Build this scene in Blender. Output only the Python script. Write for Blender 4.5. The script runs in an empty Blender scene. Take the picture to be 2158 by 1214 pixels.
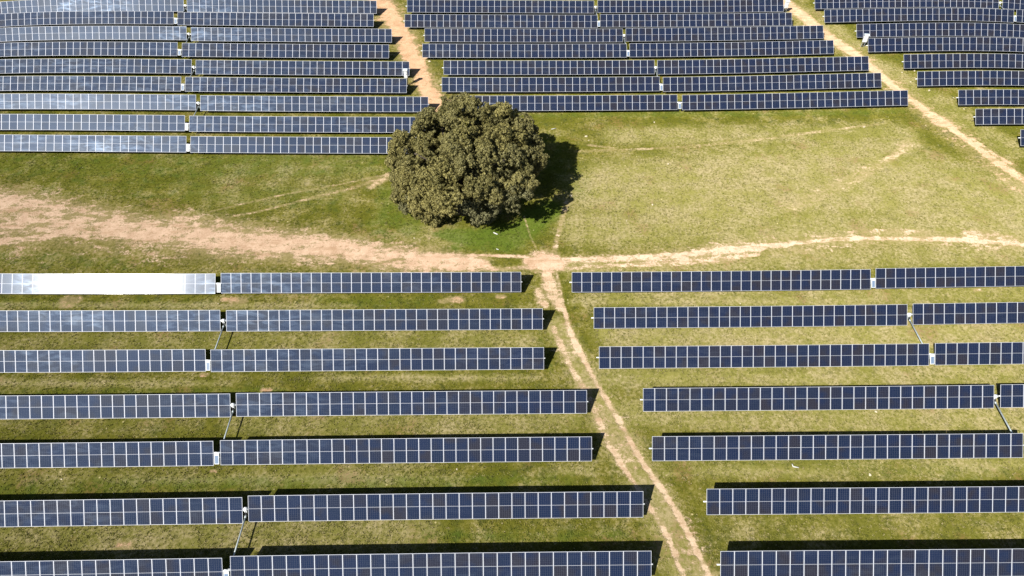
import bpy, bmesh, math, random
import numpy as np
from mathutils import Vector, Matrix

random.seed(7)
RNG = np.random.default_rng(11)
SC = bpy.context.scene
COL = SC.collection
R = math.radians

# ---------------------------------------------------------------- survey of the site (metres)
FIT_XY = {
    'A1L': (-62.510, 48.745),
    'A1R': (-30.299, 49.168),
    'A2L': (-60.522, 43.695),
    'A2R': (-28.426, 44.011),
    'A3L': (-60.459, 38.761),
    'A3R': (-28.467, 39.049),
    'A4L': (-56.701, 33.717),
    'A4R': (-24.800, 34.119),
    'A5L': (-56.773, 28.914),
    'A5R': (-24.707, 29.317),
    'A6L': (-52.920, 23.816),
    'A6R': (-21.007, 24.298),
    'A7L': (-53.099, 18.999),
    'A7R': (-21.049, 19.469),
    'B1L': (6.286, 49.473),
    'B1R': (38.358, 49.934),
    'B2L': (8.182, 44.501),
    'B2R': (40.268, 44.925),
    'B3L': (8.269, 39.489),
    'B3R': (40.346, 39.875),
    'B4L': (11.884, 34.681),
    'B4R': (44.225, 35.080),
    'B5L': (11.912, 29.689),
    'B6L': (15.598, 24.860),
    'B7L': (15.622, 19.794),
    'L9L': (-86.253, 111.892),
    'L9R': (-54.176, 112.122),
    'L8L': (-86.486, 107.497),
    'L8R': (-54.178, 107.599),
    'L7L': (-82.810, 102.508),
    'L7R': (-50.525, 102.628),
    'L6L': (-82.633, 97.578),
    'L6R': (-50.388, 97.753),
    'L5L': (-78.903, 92.593),
    'L5R': (-46.758, 92.806),
    'L4L': (-78.887, 87.759),
    'L4R': (-46.788, 88.083),
    'L3L': (-75.291, 83.068),
    'L3R': (-43.160, 83.288),
    'L2L': (-75.215, 78.056),
    'L2R': (-43.100, 78.309),
    'L1L': (-73.509, 73.345),
    'L1R': (-41.452, 73.661),
    'M7L': (-17.645, 112.991),
    'M7R': (14.462, 113.522),
    'M6L': (-17.505, 107.900),
    'M6R': (14.454, 108.468),
    'M5L': (-13.858, 103.259),
    'M5R': (18.122, 103.797),
    'M4L': (-13.791, 98.445),
    'M4R': (18.174, 98.884),
    'M3L': (-10.200, 93.518),
    'M3R': (21.729, 93.780),
    'M2L': (-10.134, 88.808),
    'M2R': (21.849, 88.977),
    'M1L': (-8.357, 83.952),
    'M1R': (23.797, 84.196),
    'R9L': (51.462, 114.682),
    'R9R': (83.720, 115.187),
    'R8L': (51.504, 109.634),
    'R8R': (83.586, 110.261),
    'R7L': (54.956, 104.337),
    'R6L': (55.063, 99.558),
    'R5L': (58.580, 94.465),
    'R4L': (58.598, 89.503),
    'R3L': (62.268, 84.455),
    'R2L': (62.450, 79.686),
    'R1L': (66.066, 74.841),
}
TC = [-0.20808, 0.50311, 0.61259, -0.06269, 0.22014, 0.0537, 0.27989, -0.10811, 0.07632, -0.84957, 0.0705, 0.03815, -0.08759, -0.06817, -0.31864, 0.23433, -0.0924, 0.04991, 0.03808]
FPX, PITCH, PSI, HCAM, AXIS_H = 1438.96, 0.81868, 0.01109, 53.4650, 1.3734
SUN_AZ, SUN_EL = 0.68499, 0.76505

SUN_AZ += 0.040
TERMS = [(1,0),(2,0),(0,2),(1,1),(3,0),(0,3),(2,1),(1,2),(4,0),(2,2),(4,1),(3,1),(5,0),(6,0),(1,3),(4,2),(6,1),(5,1),(6,2)]
PITCH_W = 1.05           # module pitch along a row
NMOD = 30
ROWLEN = PITCH_W * NMOD
TILT = R(43.5)

def terrain(x, y):
    X = np.clip(np.asarray(x, float) / 50.0, -1.8, 1.8)
    Y = (np.clip(np.asarray(y, float), 14.0, 118.0) - 70.0) / 50.0
    return sum(c * X**a * Y**b for c, (a, b) in zip(TC, TERMS))

def tz(x, y):
    return float(terrain(x, y))

def at(u, v, h=0.0):
    """survey point (pixel of the 2158 px wide photo) -> world point on the ground"""
    c, s = math.cos(PITCH), math.sin(PITCH)
    a = (u - 1079.0) / FPX; b = -(v - 607.0) / FPX
    d = Vector((a, c + b * s, -s + b * c))
    k = -HCAM / d.z
    for _ in range(12):
        p = d * k
        k = (tz(p.x, p.y) + h - HCAM) / d.z
    p = d * k
    return Vector((p.x, p.y, p.z + HCAM))

def depth(x, y, z):
    return y * math.cos(PITCH) - (z - HCAM) * math.sin(PITCH)

# ---------------------------------------------------------------- helpers
def link(o, parent=None):
    COL.objects.link(o)
    if parent is not None:
        o.parent = parent
    return o

def tag(o, label=None, cat=None, group=None, kind=None):
    if label: o['label'] = label
    if cat: o['category'] = cat
    if group: o['group'] = group
    if kind: o['kind'] = kind
    return o

def empty(name, loc):
    o = bpy.data.objects.new(name, None)
    o.empty_display_size = 0.3
    o.location = loc
    return link(o)

def mesh_obj(name, me, parent=None):
    return link(bpy.data.objects.new(name, me), parent)

def bm_to_mesh(bm, name, *mats):
    me = bpy.data.meshes.new(name)
    bm.normal_update()
    bm.to_mesh(me); bm.free()
    for m in mats: me.materials.append(m)
    return me

def bm_box(bm, size, centre=(0,0,0), mat=0, bevel=0.0, rot=None):
    M = Matrix.Translation(centre)
    if rot is not None: M = M @ rot
    r = bmesh.ops.create_cube(bm, size=1.0, matrix=M @ Matrix.Diagonal((*size, 1.0)))
    vs = r['verts']
    fs = {f for v in vs for f in v.link_faces}
    if bevel > 0:
        es = list({e for v in vs for e in v.link_edges})
        rb = bmesh.ops.bevel(bm, geom=es, offset=bevel, segments=2, affect='EDGES', profile=0.5)
        fs = set(rb['faces']) | {f for f in fs if f.is_valid}
    for f in fs:
        if f.is_valid: f.material_index = mat

def bm_tube(bm, a, b, r, seg=10, mat=0, r2=None):
    a, b = Vector(a), Vector(b)
    d = b - a
    q = d.to_track_quat('Z', 'Y').to_matrix().to_4x4()
    res = bmesh.ops.create_cone(bm, cap_ends=True, segments=seg, radius1=r, radius2=r if r2 is None else r2,
                                depth=d.length, matrix=Matrix.Translation((a + b) / 2) @ q)
    for v in res['verts']:
        for f in v.link_faces:
            f.material_index = mat
            if len(f.verts) == 4: f.smooth = True

def np_mesh(name, verts, faces, mats=(), smooth=False):
    """verts (n,3), faces (m,4 or 3)"""
    me = bpy.data.meshes.new(name)
    n, m, k = len(verts), len(faces), faces.shape[1]
    me.vertices.add(n); me.vertices.foreach_set('co', np.ascontiguousarray(verts, np.float32).ravel())
    me.loops.add(m * k); me.loops.foreach_set('vertex_index', np.ascontiguousarray(faces, np.int32).ravel())
    me.polygons.add(m)
    me.polygons.foreach_set('loop_start', np.arange(0, m * k, k, dtype=np.int32))
    me.polygons.foreach_set('use_smooth', np.full(m, smooth))
    me.update(calc_edges=True)
    for mt in mats: me.materials.append(mt)
    return me

def add_attr(me, name, cols):
    a = me.attributes.new(name, 'FLOAT_COLOR', 'POINT')
    c = np.ones((len(cols), 4), np.float32); c[:, :3] = cols
    a.data.foreach_set('color', c.ravel())

# ---------------------------------------------------------------- node helpers
class NT:
    def __init__(s, name):
        s.m = bpy.data.materials.new(name); s.m.use_nodes = True
        s.t = s.m.node_tree; s.t.nodes.clear()
        s.out = s.t.nodes.new('ShaderNodeOutputMaterial')
    def n(s, typ, **kw):
        nd = s.t.nodes.new(typ)
        for k, v in kw.items():
            if k.startswith('_'): setattr(nd, k[1:], v)
        return nd
    def put(s, sock, val):
        if isinstance(val, bpy.types.NodeSocket): s.t.links.new(val, sock)
        elif isinstance(val, (tuple, list)) and len(val) == 3 and sock.type == 'RGBA': sock.default_value = (*val, 1)
        else: sock.default_value = val
    def math(s, op, a, b=0.0, c=0.0, clamp=False):
        nd = s.n('ShaderNodeMath'); nd.operation = op; nd.use_clamp = clamp
        s.put(nd.inputs[0], a); s.put(nd.inputs[1], b); s.put(nd.inputs[2], c)
        return nd.outputs[0]
    def mix(s, f, a, b, blend='MIX'):
        nd = s.n('ShaderNodeMix'); nd.data_type = 'RGBA'; nd.blend_type = blend
        s.put(nd.inputs[0], f); s.put(nd.inputs[6], a); s.put(nd.inputs[7], b)
        return nd.outputs[2]
    def noise(s, vec, scale, detail=3, rough=0.55, dist=0.0):
        nd = s.n('ShaderNodeTexNoise')
        s.put(nd.inputs['Vector'], vec)
        nd.inputs['Scale'].default_value = scale; nd.inputs['Detail'].default_value = detail
        nd.inputs['Roughness'].default_value = rough; nd.inputs['Distortion'].default_value = dist
        return nd.outputs['Fac']
    def ramp(s, f, a, b):       # smooth 0..1 between a and b
        nd = s.n('ShaderNodeMapRange'); nd.interpolation_type = 'SMOOTHSTEP'
        s.put(nd.inputs[0], f); nd.inputs[1].default_value = a; nd.inputs[2].default_value = b
        return nd.outputs[0]
    def mapping(s, vec, scale=(1,1,1), rot=(0,0,0), loc=(0,0,0)):
        nd = s.n('ShaderNodeMapping'); s.put(nd.inputs[0], vec)
        nd.inputs['Scale'].default_value = scale; nd.inputs['Rotation'].default_value = rot; nd.inputs['Location'].default_value = loc
        return nd.outputs[0]
    def bsdf(s, **kw):
        nd = s.n('ShaderNodeBsdfPrincipled')
        for k, v in kw.items(): s.put(nd.inputs[k.replace('_', ' ')], v)
        s.t.links.new(nd.outputs[0], s.out.inputs[0])
        return nd

def bump(nt, h, strength, distance):
    nd = nt.n('ShaderNodeBump'); nd.inputs['Strength'].default_value = strength; nd.inputs['Distance'].default_value = distance
    nt.put(nd.inputs['Height'], h)
    return nd.outputs[0]

# ---------------------------------------------------------------- materials
def mat_ground():
    t = NT('meadow')
    pos = t.n('ShaderNodeNewGeometry').outputs['Position']
    att = t.n('ShaderNodeAttribute'); att.attribute_name = 'cover'
    sp = t.n('ShaderNodeSeparateColor'); t.put(sp.inputs[0], att.outputs['Color'])
    dirt, dry, lush = sp.outputs[0], sp.outputs[1], sp.outputs[2]
    big = t.noise(pos, 0.045, 3, 0.6)
    mid = t.noise(pos, 0.30, 4, 0.62)
    mid2 = t.noise(t.mapping(pos, loc=(31, 7, 0)), 0.8, 4, 0.6)
    fine = t.noise(pos, 3.2, 4, 0.65)
    finer = t.noise(t.mapping(pos, loc=(3, 17, 0)), 9.0, 2, 0.6)
    streak = t.noise(t.mapping(pos, scale=(0.12, 0.9, 1)), 1.0, 4, 0.6)
    # living grass
    green = t.mix(t.ramp(mid, 0.35, 0.65), (0.090, 0.092, 0.012), (0.145, 0.132, 0.022))
    green = t.mix(t.ramp(mid2, 0.5, 0.72), green, (0.070, 0.077, 0.016))
    green = t.mix(t.math('MULTIPLY', t.ramp(dry, 0.0, 0.9), 0.95), green, t.mix(t.ramp(mid2, 0.35, 0.65), (0.170, 0.163, 0.040), (0.205, 0.190, 0.054)))
    # dry grass, straw
    straw = t.mix(t.ramp(fine, 0.35, 0.65), (0.208, 0.177, 0.076), (0.295, 0.250, 0.135))
    a = t.math('MULTIPLY_ADD', t.math('SUBTRACT', mid, 0.5), 2.7, t.math('MULTIPLY_ADD', dry, 0.60, 0.0))
    a = t.math('ADD', a, t.math('MULTIPLY', t.math('SUBTRACT', streak, 0.5), 0.9))
    a = t.math('ADD', a, t.math('MULTIPLY', t.math('SUBTRACT', fine, 0.5), 1.7))
    a = t.math('ADD', a, t.math('MULTIPLY', t.math('SUBTRACT', finer, 0.5), 1.0))
    a = t.math('ADD', a, t.math('MULTIPLY', t.math('SUBTRACT', big, 0.5), 0.6))
    c = t.mix(t.ramp(a, -0.15, 1.15), green, straw)
    # lush green patches
    l = t.math('MULTIPLY_ADD', t.math('SUBTRACT', mid2, 0.5), 0.8, lush)
    c = t.mix(t.math('MULTIPLY', t.ramp(l, 0.15, 0.9), 0.8), c, (0.072, 0.112, 0.014))
    # reddish brown weeds
    rb = t.noise(t.mapping(pos, loc=(11, 3, 0)), 0.22, 3, 0.6)
    rb = t.math('MULTIPLY', t.ramp(rb, 0.57, 0.70), t.ramp(fine, 0.4, 0.6))
    c = t.mix(t.math('MULTIPLY', rb, 0.6), c, (0.17, 0.100, 0.042))
    # dark tufts, pale flecks
    tuft = t.ramp(t.noise(t.mapping(pos, loc=(5, 9, 0)), 1.7, 4, 0.75), 0.53, 0.70)
    calm = t.math('SUBTRACT', 1.0, t.math('MULTIPLY', t.math('MINIMUM', dry, 1.0), 0.7))
    c = t.mix(t.math('MULTIPLY', t.math('MULTIPLY', tuft, calm), 0.78), c, (0.042, 0.050, 0.012))
    vor = t.n('ShaderNodeTexVoronoi'); vor.inputs['Scale'].default_value = 1.15; t.put(vor.inputs['Vector'], pos)
    sv = t.n('ShaderNodeSeparateColor'); t.put(sv.inputs[0], vor.outputs['Color'])
    fl = t.math('MULTIPLY', t.ramp(vor.outputs['Distance'], 0.13, 0.05), t.ramp(sv.outputs[0], 0.62, 0.72))
    fl = t.math('MULTIPLY', fl, t.ramp(t.noise(pos, 0.12, 2), 0.44, 0.58))
    c = t.mix(t.math('MULTIPLY', fl, 0.75), c, (0.50, 0.43, 0.22))
    c = t.mix(t.math('MULTIPLY', t.ramp(finer, 0.45, 0.75), 0.35), c, t.mix(1.0, c, (1.6, 1.55, 1.5), 'MULTIPLY'))
    c = t.mix(t.math('MULTIPLY', t.math('MULTIPLY', t.ramp(fine, 0.55, 0.30), calm), 0.55), c, t.mix(1.0, c, (0.45, 0.5, 0.45), 'MULTIPLY'))
    # bare earth
    sa = t.n('ShaderNodeAttribute'); sa.attribute_name = 'soil'
    soil = sa.outputs['Color']
    earth = t.mix(t.ramp(mid2, 0.35, 0.65), t.mix(1.0, soil, (0.80, 0.76, 0.72), 'MULTIPLY'), soil)
    earth = t.mix(t.math('MULTIPLY', t.ramp(finer, 0.45, 0.7), 0.5), earth, (0.60, 0.46, 0.35))
    earth = t.mix(t.math('MULTIPLY', t.ramp(t.noise(t.mapping(pos, scale=(0.25, 1.2, 1), loc=(1, 8, 0)), 0.9, 4, 0.65), 0.52, 0.7), 0.55), earth, (0.27, 0.165, 0.085))
    earth = t.mix(t.math('MULTIPLY', t.ramp(fine, 0.5, 0.28), 0.6), earth, (0.30, 0.20, 0.115))
    ragged = t.noise(t.mapping(pos, scale=(0.55, 1.25, 1)), 1.1, 5, 0.68)
    d = t.math('MULTIPLY_ADD', t.math('SUBTRACT', ragged, 0.5), 1.9, dirt)
    d = t.math('ADD', d, t.math('MULTIPLY', t.math('SUBTRACT', fine, 0.5), 0.8))
    d = t.math('ADD', d, t.math('MULTIPLY', t.math('SUBTRACT', t.noise(t.mapping(pos, scale=(0.7, 1, 1), loc=(9, 2, 0)), 0.42, 3, 0.6), 0.5), 0.9))
    d = t.math('ADD', d, t.math('MULTIPLY', t.math('SUBTRACT', finer, 0.5), 0.6))
    d = t.math('MULTIPLY', t.ramp(d, 0.36, 0.74), t.ramp(dirt, 0.02, 0.22))
    halo = t.math('MULTIPLY', t.ramp(t.math('MULTIPLY_ADD', t.math('SUBTRACT', fine, 0.5), 0.9, dirt), 0.05, 0.6), 0.7)
    c = t.mix(halo, c, (0.27, 0.21, 0.105))
    c = t.mix(d, c, earth)
    h = t.math('ADD', t.math('MULTIPLY', fine, 0.6), t.math('MULTIPLY', finer, 0.35))
    h = t.math('ADD', h, t.math('MULTIPLY', tuft, 0.35))
    h = t.math('MULTIPLY', h, t.math('SUBTRACT', 1.0, t.math('MULTIPLY', d, 0.75)))
    t.bsdf(Base_Color=c, Roughness=1.0, Specular_IOR_Level=0.0, Diffuse_Roughness=1.0, Normal=bump(t, h, 0.65, 0.2))
    return t.m

def mat_glass():
    t = NT('solar_cell_glass')
    oc = t.n('ShaderNodeTexCoord').outputs['Object']
    pos = t.n('ShaderNodeNewGeometry').outputs['Position']
    rnd = t.n('ShaderNodeObjectInfo').outputs['Random']
    sx = t.n('ShaderNodeSeparateXYZ'); t.put(sx.inputs[0], oc)
    def lines(v, pitch, w):
        f = t.math('FRACT', t.math('ADD', t.math('DIVIDE', v, pitch), 0.5))
        return t.math('GREATER_THAN', t.math('ABSOLUTE', t.math('SUBTRACT', f, 0.5)), 0.5 - w / pitch / 2)
    gx = lines(t.math('ADD', sx.outputs[0], 0.0), 0.163, 0.014)
    gy = lines(sx.outputs[1], 0.166, 0.010)
    bus = lines(sx.outputs[0], 0.0272, 0.0016)
    rnd = t.math('FRACT', t.math('MULTIPLY_ADD', t.math('GREATER_THAN', sx.outputs[1], 0.0), 0.37, t.math('MULTIPLY', rnd, 7.13)))
    base = t.mix(t.ramp(rnd, 0.1, 0.9), (0.0036, 0.0098, 0.030), (0.0135, 0.0122, 0.0180))
    tint = t.noise(t.mapping(pos, scale=(0.6, 0.6, 0.6)), 1.0, 2)
    base = t.mix(t.ramp(tint, 0.4, 0.65), base, (0.0035, 0.0095, 0.033))
    base = t.mix(t.math('MULTIPLY', bus, 0.6), base, (0.10, 0.105, 0.13))
    base = t.mix(t.math('MULTIPLY', gy, 0.5), base, (0.06, 0.068, 0.095))
    base = t.mix(t.math('MULTIPLY', gx, 0.6), base, (0.075, 0.08, 0.105))
    # wispy reflected sheen, painted as noise streaks into tint, roughness and specular
    wisp = t.noise(t.mapping(pos, scale=(0.5, 1.6, 1.6), rot=(0, 0, R(38))), 1.1, 5, 0.66, 0.6)
    zone = t.ramp(t.noise(t.mapping(pos, loc=(4, 2, 0)), 0.07, 2), 0.42, 0.62)
    sheen = t.math('MULTIPLY', t.ramp(wisp, 0.42, 0.72), zone)
    base = t.mix(t.math('MULTIPLY', sheen, 0.022), base, (0.36, 0.40, 0.44))  # pale streaks of reflected sky glare mixed into the cell colour
    ro = t.math('MULTIPLY_ADD', sheen, -0.04, 0.38)
    t.bsdf(Base_Color=base, Roughness=ro, IOR=1.45, Specular_IOR_Level=t.math('MULTIPLY_ADD', sheen, 0.36, 0.16),
           Coat_Weight=0.8, Specular_Tint=(0.50, 0.70, 1.0), Coat_Roughness=0.100, Coat_IOR=1.38)
    return t.m

def simple(name, col, rough=0.6, metal=0.0, var=0.12, scale=3.0, spec=0.5):
    t = NT(name)
    oc = t.n('ShaderNodeTexCoord').outputs['Object']
    f = t.noise(oc, scale, 4, 0.6)
    c = t.mix(t.ramp(f, 0.3, 0.7), tuple(x * (1 - var) for x in col), tuple(min(1, x * (1 + var)) for x in col))
    t.bsdf(Base_Color=c, Roughness=t.math('MULTIPLY_ADD', f, 0.2, rough - 0.1), Metallic=metal, Specular_IOR_Level=spec)
    return t.m

def mat_leaf():
    t = NT('oak_leaf')
    att = t.n('ShaderNodeAttribute'); att.attribute_name = 'leaf'
    sp = t.n('ShaderNodeSeparateColor'); t.put(sp.inputs[0], att.outputs['Color'])
    c = t.mix(sp.outputs[0], (0.084, 0.078, 0.022), (0.285, 0.250, 0.085))
    c = t.mix(t.math('MULTIPLY', sp.outputs[1], 0.75), c, (0.115, 0.118, 0.066))
    b = t.n('ShaderNodeBsdfPrincipled')
    t.put(b.inputs['Base Color'], c); b.inputs['Roughness'].default_value = 0.6; b.inputs['Specular IOR Level'].default_value = 0.25
    tr = t.n('ShaderNodeBsdfTranslucent'); t.put(tr.inputs[0], c)
    mx = t.n('ShaderNodeMixShader'); mx.inputs[0].default_value = 0.10
    t.t.links.new(b.outputs[0], mx.inputs[1]); t.t.links.new(tr.outputs[0], mx.inputs[2])
    t.t.links.new(mx.outputs[0], t.out.inputs[0])
    return t.m

M_GROUND = mat_ground()
M_GLASS = mat_glass()
M_FRAME = simple('anodised_aluminium', (0.50, 0.52, 0.57), 0.55, 0.12, 0.05, 3.0, 0.3)
M_BACK = simple('dark_backsheet', (0.05, 0.05, 0.06), 0.6)
M_STEEL = simple('galvanised_steel', (0.40, 0.45, 0.45), 0.5, 0.25, 0.15, 6)
M_WHITE = simple('white_paint', (0.66, 0.68, 0.68), 0.5, 0.0, 0.05)
M_DARK = simple('black_plastic', (0.03, 0.03, 0.035), 0.5)
M_STONE = simple('pale_stone', (0.52, 0.45, 0.32), 0.9, 0.0, 0.25, 4, 0.1)
M_BARK = simple('oak_bark', (0.085, 0.07, 0.055), 0.95, 0.0, 0.4, 5, 0.1)
M_LEAF = mat_leaf()
def mat_tuft():
    t = NT('grass_blade')
    att = t.n('ShaderNodeAttribute'); att.attribute_name = 'leaf'
    sp = t.n('ShaderNodeSeparateColor'); t.put(sp.inputs[0], att.outputs['Color'])
    gcol = t.mix(sp.outputs[1], (0.082, 0.090, 0.012), (0.160, 0.152, 0.030))
    gcol = t.mix(t.math('MULTIPLY', sp.outputs[2], 0.7), gcol, (0.075, 0.115, 0.015))
    c = t.mix(t.ramp(sp.outputs[0], 0.25, 0.85), gcol, t.mix(sp.outputs[1], (0.20, 0.165, 0.068), (0.32, 0.275, 0.145)))
    t.bsdf(Base_Color=c, Roughness=0.8, Specular_IOR_Level=0.1, Diffuse_Roughness=0.5)
    return t.m
M_TUFT = mat_tuft()

# ---------------------------------------------------------------- ground cover map (strokes in survey pixels: u, v, width px)
EARTH, DRY, LUSH = 0, 1, 2
STROKES = []   # (channel, owner, strength, [(u,v,w)...])
def stroke(ch, strength, pts, owner=None): STROKES.append((ch, owner, strength, pts))

W, S_, N1, N2 = 'west', 'south', 'north', 'east'
# bare track across the field, left of the junction
stroke(0, .62, [(-60,440,90),(0,452,100),(100,462,78),(200,470,66),(300,486,58)], 0)
stroke(0, .78, [(250,478,36),(330,490,46),(420,497,44),(500,506,44),(600,518,44),(700,524,40),(800,538,36),(880,548,36),(960,553,34),(1010,556,26)], 0)
stroke(0, .60, [(360,486,72),(500,508,70),(640,520,64),(760,532,48),(900,552,52)], 0)
stroke(0, .7, [(-60,512,20),(0,510,18),(90,500,14),(170,488,12)], 0)
stroke(0, .62, [(780,534,6),(900,537,5),(1000,538,5),(1110,541,7)], 0)
stroke(0, .55, [(980,566,10),(1060,567,7),(1130,563,10)], 0)
stroke(0, 1.0, [(1122,552,22),(1150,553,38),(1172,556,26)], 0)
# rutted track right of the junction
stroke(0, .72, [(1165,549,12),(1300,546,12),(1440,538,14),(1540,527,18),(1640,516,10),(1760,504,9),(1900,502,9),(2050,506,12),(2200,521,10)], 3)
stroke(0, .55, [(1170,567,6),(1290,560,7),(1400,553,14),(1500,548,16),(1600,536,6)], 3)
stroke(0, .50, [(1480,532,26),(1560,524,30),(1600,520,12)], 3)
stroke(0, .50, [(2040,496,20),(2090,498,22),(2135,504,14)], 3)
stroke(0, .42, [(1820,488,8),(1900,487,10),(1955,490,8)], 3)
# track running down between the two front blocks
stroke(0, .75, [(1150,575,16),(1160,600,30),(1165,622,28),(1182,650,14)], 1)
stroke(0, .62, [(1134,612,14),(1142,632,22),(1150,645,12)], 1)
stroke(0, .55, [(1170,562,5),(1180,610,7),(1188,650,8),(1198,690,12)], 1)
stroke(0, .78, [(1188,650,7),(1200,695,10),(1216,730,11),(1234,765,10),(1252,800,9),(1275,838,9),(1300,880,11),(1325,925,11),(1350,968,10),(1372,1000,11),(1402,1042,12),(1428,1085,11),(1455,1135,11),(1480,1185,11),(1515,1250,12)], 1)
stroke(0, .60, [(1166,690,12),(1180,725,13),(1196,760,11),(1212,792,12),(1236,826,13),(1256,872,13),(1272,912,14),(1288,944,14),(1306,970,12)], 1)
stroke(0, .66, [(1300,968,8),(1335,1015,8),(1362,1058,8),(1378,1082,9),(1396,1110,10),(1412,1142,10),(1430,1190,10),(1455,1250,11)], 1)
stroke(1, .75, [(1175,690,40),(1215,760,46),(1265,850,60),(1310,930,66),(1350,1010,60),(1400,1100,66),(1455,1214,70)], None)
stroke(0, .22, [(1160,640,40),(1195,730,60),(1235,810,70),(1280,890,80),(1330,960,84),(1385,1040,70),(1430,1120,80),(1480,1214,90)], 1)
stroke(0, .34, [(1250,850,30),(1290,920,44),(1330,975,40)], 1)
stroke(0, .30, [(1180,556,36),(1400,545,46),(1600,522,44),(1900,500,36),(2158,514,36)], 3)
stroke(0, .34, [(-60,470,150),(100,474,130),(300,495,110),(500,512,90),(700,528,84),(900,548,70)], 0)
stroke(0, .33, [(790,0,56),(850,85,66),(880,150,60),(915,215,60)], 2)
stroke(0, .32, [(1660,10,44),(1745,78,46),(1830,136,46),(1910,205,50),(1985,262,60),(2080,335,60),(2158,390,60)], 6)
# foot trails
stroke(0, .44, [(1168,535,14),(1172,510,9),(1182,470,9),(1196,425,12)], 3)
stroke(0, .36, [(1138,540,4),(1118,500,4),(1104,455,4)], 0)
stroke(0, .38, [(415,470,6),(550,445,5),(660,417,6),(760,392,7),(822,366,12)], 4)
stroke(0, .36, [(440,447,4),(590,412,4),(720,388,4),(815,368,5)], 4)
stroke(0, .50, [(780,395,10),(812,376,14),(824,368,8)], 4)
stroke(0, .33, [(1216,319,6),(1310,316,6),(1430,311,6),(1580,297,6),(1720,278,6),(1850,262,6)], 5)
stroke(0, .42, [(1240,306,5),(1290,312,5)], 5)
stroke(0, .26, [(1660,440,26),(1760,395,26),(1850,345,22)], 5)
stroke(0, .34, [(1790,388,10),(1838,360,14),(1880,332,12),(1915,303,22)], 5)
stroke(1, .7, [(1700,440,60),(1800,380,50),(1915,300,40)], None)
# northern service tracks between the far blocks
stroke(0, .88, [(770,-40,30),(803,5,34),(830,45,30),(852,85,32),(868,120,32),(884,150,28),(898,185,28),(914,215,28),(926,238,20)], 2)
stroke(0, .45, [(800,0,50),(850,80,56),(880,140,44),(905,190,40)], 2)
stroke(0, .90, [(1625,-20,26),(1660,10,26),(1705,45,24),(1745,78,22),(1790,106,22),(1830,136,20),(1870,172,18),(1900,198,14)], 6)
stroke(0, .78, [(1900,198,16),(1930,216,14),(1955,238,22),(1985,258,34),(2000,266,18),(2030,290,14),(2062,312,16),(2090,335,18),(2125,358,20),(2158,380,20),(2230,430,22)], 6)
stroke(0, .58, [(1918,215,10),(1955,240,12),(1975,255,14)], 6)
stroke(0, .52, [(2020,280,8),(2060,300,8),(2095,325,9),(2130,345,9)], 6)
stroke(0, .36, [(2080,350,20),(2140,390,26)], 6)
# bare spots by drive posts
for u, v, w in ((500,634,24),(478,632,14),(150,632,26),(140,645,18),(960,632,22),(935,635,14),(430,790,12),(1055,625,12),(560,822,14),(2060,612,10),(262,1150,22),(450,993,10),(470,540,20)):
    stroke(0, .5, [(u-w*.5, v, w*.55), (u+w*.5, v, w*.55)], 7)
# faint wheel lines between the front rows
for pts in ([(0,641),(460,645),(820,641)], [(0,808),(400,806),(800,797),(1130,800)], [(1260,800),(1700,797),(2150,780)],
            [(0,1018),(400,1013),(800,1008),(1250,996)], [(1200,640),(1700,636),(2158,625)], [(1400,1000),(1900,985),(2158,975)]):
    stroke(1, .9, [(u, v, 6) for u, v in pts], None)
# dry swathes
for st, pts in ((.85, [(1290,700,46),(1500,700,64),(1800,700,80),(2158,700,64)]), (.65, [(1320,870,40),(1700,880,60),(2158,880,60)]),
                (.6, [(1250,625,30),(1700,622,36),(2158,615,36)]), (.6, [(1260,790,40),(1700,790,50),(2158,785,50)]), (.40, [(1360,985,30),(1700,985,40),(2158,980,40)]),
                (.85, [(1290,400,110),(1500,400,170),(1800,370,170),(2158,450,150)]), (.7, [(1230,480,70),(1400,470,90),(2158,490,60)]), (.6, [(1300,285,40),(1900,285,50)]), (.6, [(1200,565,30),(1700,545,40),(2158,535,40)]),
                (.42, [(0,720,24),(300,720,30),(700,720,40),(1100,715,40)]), (.5, [(500,890,40),(900,890,46),(1200,885,36)]),
                (.30, [(0,890,30),(400,890,40)]), (.4, [(520,1000,36),(900,995,40)]), (.55, [(0,1125,40),(400,1130,50),(900,1120,40)]),
                (.25, [(1550,1110,50),(2158,1110,60)]), (.5, [(1250,150,10),(1300,148,10)]),
                (.5, [(1700,30,60),(1850,140,50),(1980,220,60),(2120,310,60)]), (.30, [(0,1000,30),(450,1000,30)]),
                (.5, [(880,490,40),(960,505,40)]), (.28, [(500,380,120),(700,360,120)])):
    stroke(1, st, pts, None)
for st, pts in ((.9, [(930,492,20),(1000,503,40),(1070,500,56),(1115,470,56),(1160,440,40)]), (.55, [(815,400,40),(825,450,60),(870,480,40)]), (.4, [(1150,300,60),(1220,400,60)]), (.6, [(960,520,16),(1060,518,22),(1120,500,16)]),
                (.5, [(790,470,34),(815,500,36)]), (.45, [(0,345,50),(300,350,60),(600,350,60),(830,345,50)]),
                (.35, [(100,390,50),(400,400,60),(700,420,60)]), (.45, [(0,830,16),(600,826,18)]), (.5, [(0,1030,24),(500,1020,24),(1200,1010,20)]),
                (.40, [(0,540,30),(300,560,30)]), (.45, [(1100,242,16),(1400,240,18),(1900,235,14)]), (.4, [(840,100,14),(900,180,14)]),
                (.4, [(1130,690,14),(1160,780,16)]), (.5, [(900,1130,20),(1320,1130,20)]), (.35, [(0,640,20),(440,640,20)]),
                (.3, [(1500,960,30),(2100,1000,30)]), (.4, [(640,635,20),(900,635,20)])):
    stroke(2, st, pts, None)

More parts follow.
